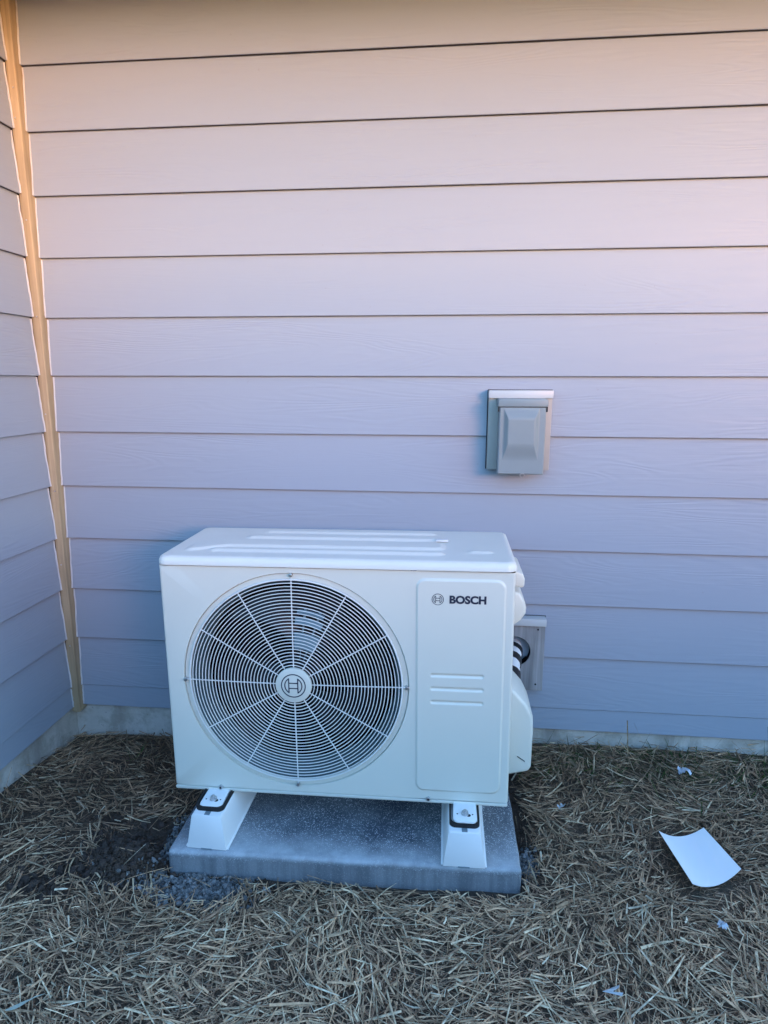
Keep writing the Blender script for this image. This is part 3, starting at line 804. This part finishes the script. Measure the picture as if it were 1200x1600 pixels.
# hasp: small eye under the cover
V, F = tube_data([(.006+.0065*math.cos(t), -.062+.0*t, -.004+.0045*math.sin(t)) for t in np.linspace(0, 2*math.pi, 20, endpoint=False)], .0016, 6, True)
link('hasp', auto(mesh('hasp', V, F), 50), STEEL, db)

# ---------------------------------------------------------------- pipe
pl = empty('refrigerant_line', (.225, 0, .3)); tag(pl, 'white wrapped pipe with black tape running from the wall hole to the unit', 'pipe')
ctrl = [Vector(p) for p in ((.230, .016, .385), (.226, -.03, .383), (.2175, -.08, .377), (.209, -.14, .362), (.203, -.20, .345), (.200, -.26, .325))]
def cr(P, n):
    out = []; Q = [P[0]*2-P[1]]+P+[P[-1]*2-P[-2]]
    for i in range(1, len(Q)-2):
        for k in range(n):
            t = k/n; a, b, c, d = Q[i-1], Q[i], Q[i+1], Q[i+2]
            out.append(.5*((2*b)+(c-a)*t+(2*a-5*b+4*c-d)*t*t+(3*b-a-3*c+d)*t**3))
    return out+[P[-1]]
path = [p-Vector(pl.location) for p in cr(ctrl, 8)]
tube('pipe_wrap', path, [.0225+.0012*math.sin(i*1.7) for i in range(len(path))], INSUL, pl, 16)
for i0 in (6, 15, 24, 33):
    seg = path[i0:i0+5]; V, F = tube_data(seg, .0245, 16)
    V = [v+Vector((0, -.012*((v.x-seg[0].x)/.024), 0)) for v in V]
    link('tape_wrap', auto(mesh('tape_wrap', V, F), 50), TAPE, pl)

# ---------------------------------------------------------------- things lying on the ground
def sheet():
    A, B, C, D = (Vector(p) for p in ((.598, -.366, .048), (.716, -.341, .050), (.752, -.482, .040), (.618, -.541, .036)))
    A, B, C, D = SH
    n = 20; V = []; F = []
    for lay in (0, 1):
        for j in range(n+1):
            for i in range(n+1):
                u, v = i/n, j/n
                p = (A*(1-u)+B*u)*(1-v)+(D*(1-u)+C*u)*v
                p = p-Vector((0, 0, 1))*(.022*4*u*(1-u)) - Vector((0, .004, 0))*4*u*(1-u)*v
                V.append(p-Vector((0, 0, .0016*lay)))
    m = (n+1)**2
    for j in range(n):
        for i in range(n):
            a = j*(n+1)+i; F.append((a, a+1, a+n+2, a+n+1)); F.append((m+a, m+a+n+1, m+a+n+2, m+a+1))
    rim = [j for j in range(n+1)]+[(j+1)*(n+1)-1 for j in range(1, n+1)]+[n*(n+1)+i for i in range(n-1, -1, -1)]+[j*(n+1) for j in range(n-1, 0, -1)]
    for i in range(len(rim)): a, b = rim[i], rim[(i+1) % len(rim)]; F.append((a, b, b+m, a+m))
    me = mesh('plastic_sheet', V, F); bm = bmesh.new(); bm.from_mesh(me); bmesh.ops.recalc_face_normals(bm, faces=bm.faces); bm.to_mesh(me); bm.free()
    o = link('plastic_sheet', auto(me, 40), SHEET)
    return tag(o, 'curled blank white plastic sheet lying on the straw at the right', 'plastic sheet')
SH = [Vector(p) for p in ((.583, -.408, .050), (.706, -.385, .052), (.745, -.522, .045), (.609, -.580, .042))]
sheet()
def scrap(name, c, size, mat, label, cat, seed, n=5, flat=.5):
    g = random.Random(seed); V = []; F = []
    for i in range(n):
        a = g.uniform(0, math.pi); L = size*g.uniform(.5, 1); w = size*g.uniform(.2, .4); o = len(V)
        ox, oy, oz = (g.uniform(-.4, .4)*size for _ in range(3)); oz = abs(oz)*flat
        for s in range(4):
            t = (s/3-.5)*L; zz = oz+size*.25*math.sin(s*1.9+i)*flat
            V += [(ox+math.cos(a)*t-math.sin(a)*w/2, oy+math.sin(a)*t+math.cos(a)*w/2, zz), (ox+math.cos(a)*t+math.sin(a)*w/2, oy+math.sin(a)*t-math.cos(a)*w/2, zz+size*.12)]
        for s in range(3): F.append((o+2*s, o+2*s+1, o+2*s+3, o+2*s+2))
    o = link(name, mesh(name, V, F), mat); o.location = c
    return tag(o, label, cat)
FOIL = plain('crumpled_wrapper', (.50, .54, .60), .35)
scrap('wrapper_scrap', (.745, -.128, .045), .030, FOIL, 'small crumpled clear wrapper on the straw near the foundation', 'litter', 3, 7, .9)
scrap('foam_scrap', (.345, -.315, .035), .018, FLASH, 'tiny white foam crumb on the straw right of the heat pump', 'litter', 4, 4, .7)
scrap('fluff_scrap', (.632, -.695, .034), .017, FOIL, 'pale fluffy tuft on the straw below the white sheet', 'litter', 5, 8, .7)
V = [(0, 0, 0), (.036, .012, .006), (.034, .005, .008), (.040, -.004, .006), (.036, -.010, .004), (.02, -.002, .004)]
tag(link('cut_zip_tie', mesh('cut_zip_tie', V, [(0, 5, 2, 1), (0, 4, 3, 5)]), FLASH), 'white forked plastic sliver on the straw at lower right', 'litter').location = (.330, -.880, .032)
LEAF = plain('pale_leaf', (.40, .42, .34), .6)
V = []; 
for i in range(9):
    t = i/8; w = .006*math.sin(math.pi*min(1, t*1.05+.02))+.0005; V += [(t*.05, -w+.012*t*t, .003+.008*t), (t*.07, w+.012*t*t, .003+.009*t)]
lf = link('dry_leaf', mesh('dry_leaf', V, [(2*i, 2*i+1, 2*i+3, 2*i+2) for i in range(8)]), LEAF); lf.location = (-.835, -1.030, .020); lf.rotation_euler = (0, 0, R(18))
tag(lf, 'pale bleached grass leaf at the lower left corner of the picture', 'leaf')

# ---------------------------------------------------------------- added fence behind the camera, unseen, keeps low sun off the lower wall
FH = 1.60
fence = empty('sun_block_fence', (1.2, -4.7, 0)); tag(fence, 'brown board fence added unseen behind the camera to block low sun', 'fence')
proto = box('sun_block_board', (-.069, -.009, 0), (.069, .009, FH), SUNBLOCKW, fence, .002); i = 0
for i in range(1, 120):
    c = proto.copy(); COL.objects.link(c); c.location = (((i+1)//2)*.1415*(1 if i % 2 else -1), 0, random.uniform(-.004, .004)); c.parent = fence
for z in (.35, 1.5): box('sun_block_rail', (-8.6, .0105, z), (8.6, .05, z+.09), SUNBLOCKW, fence, .003)
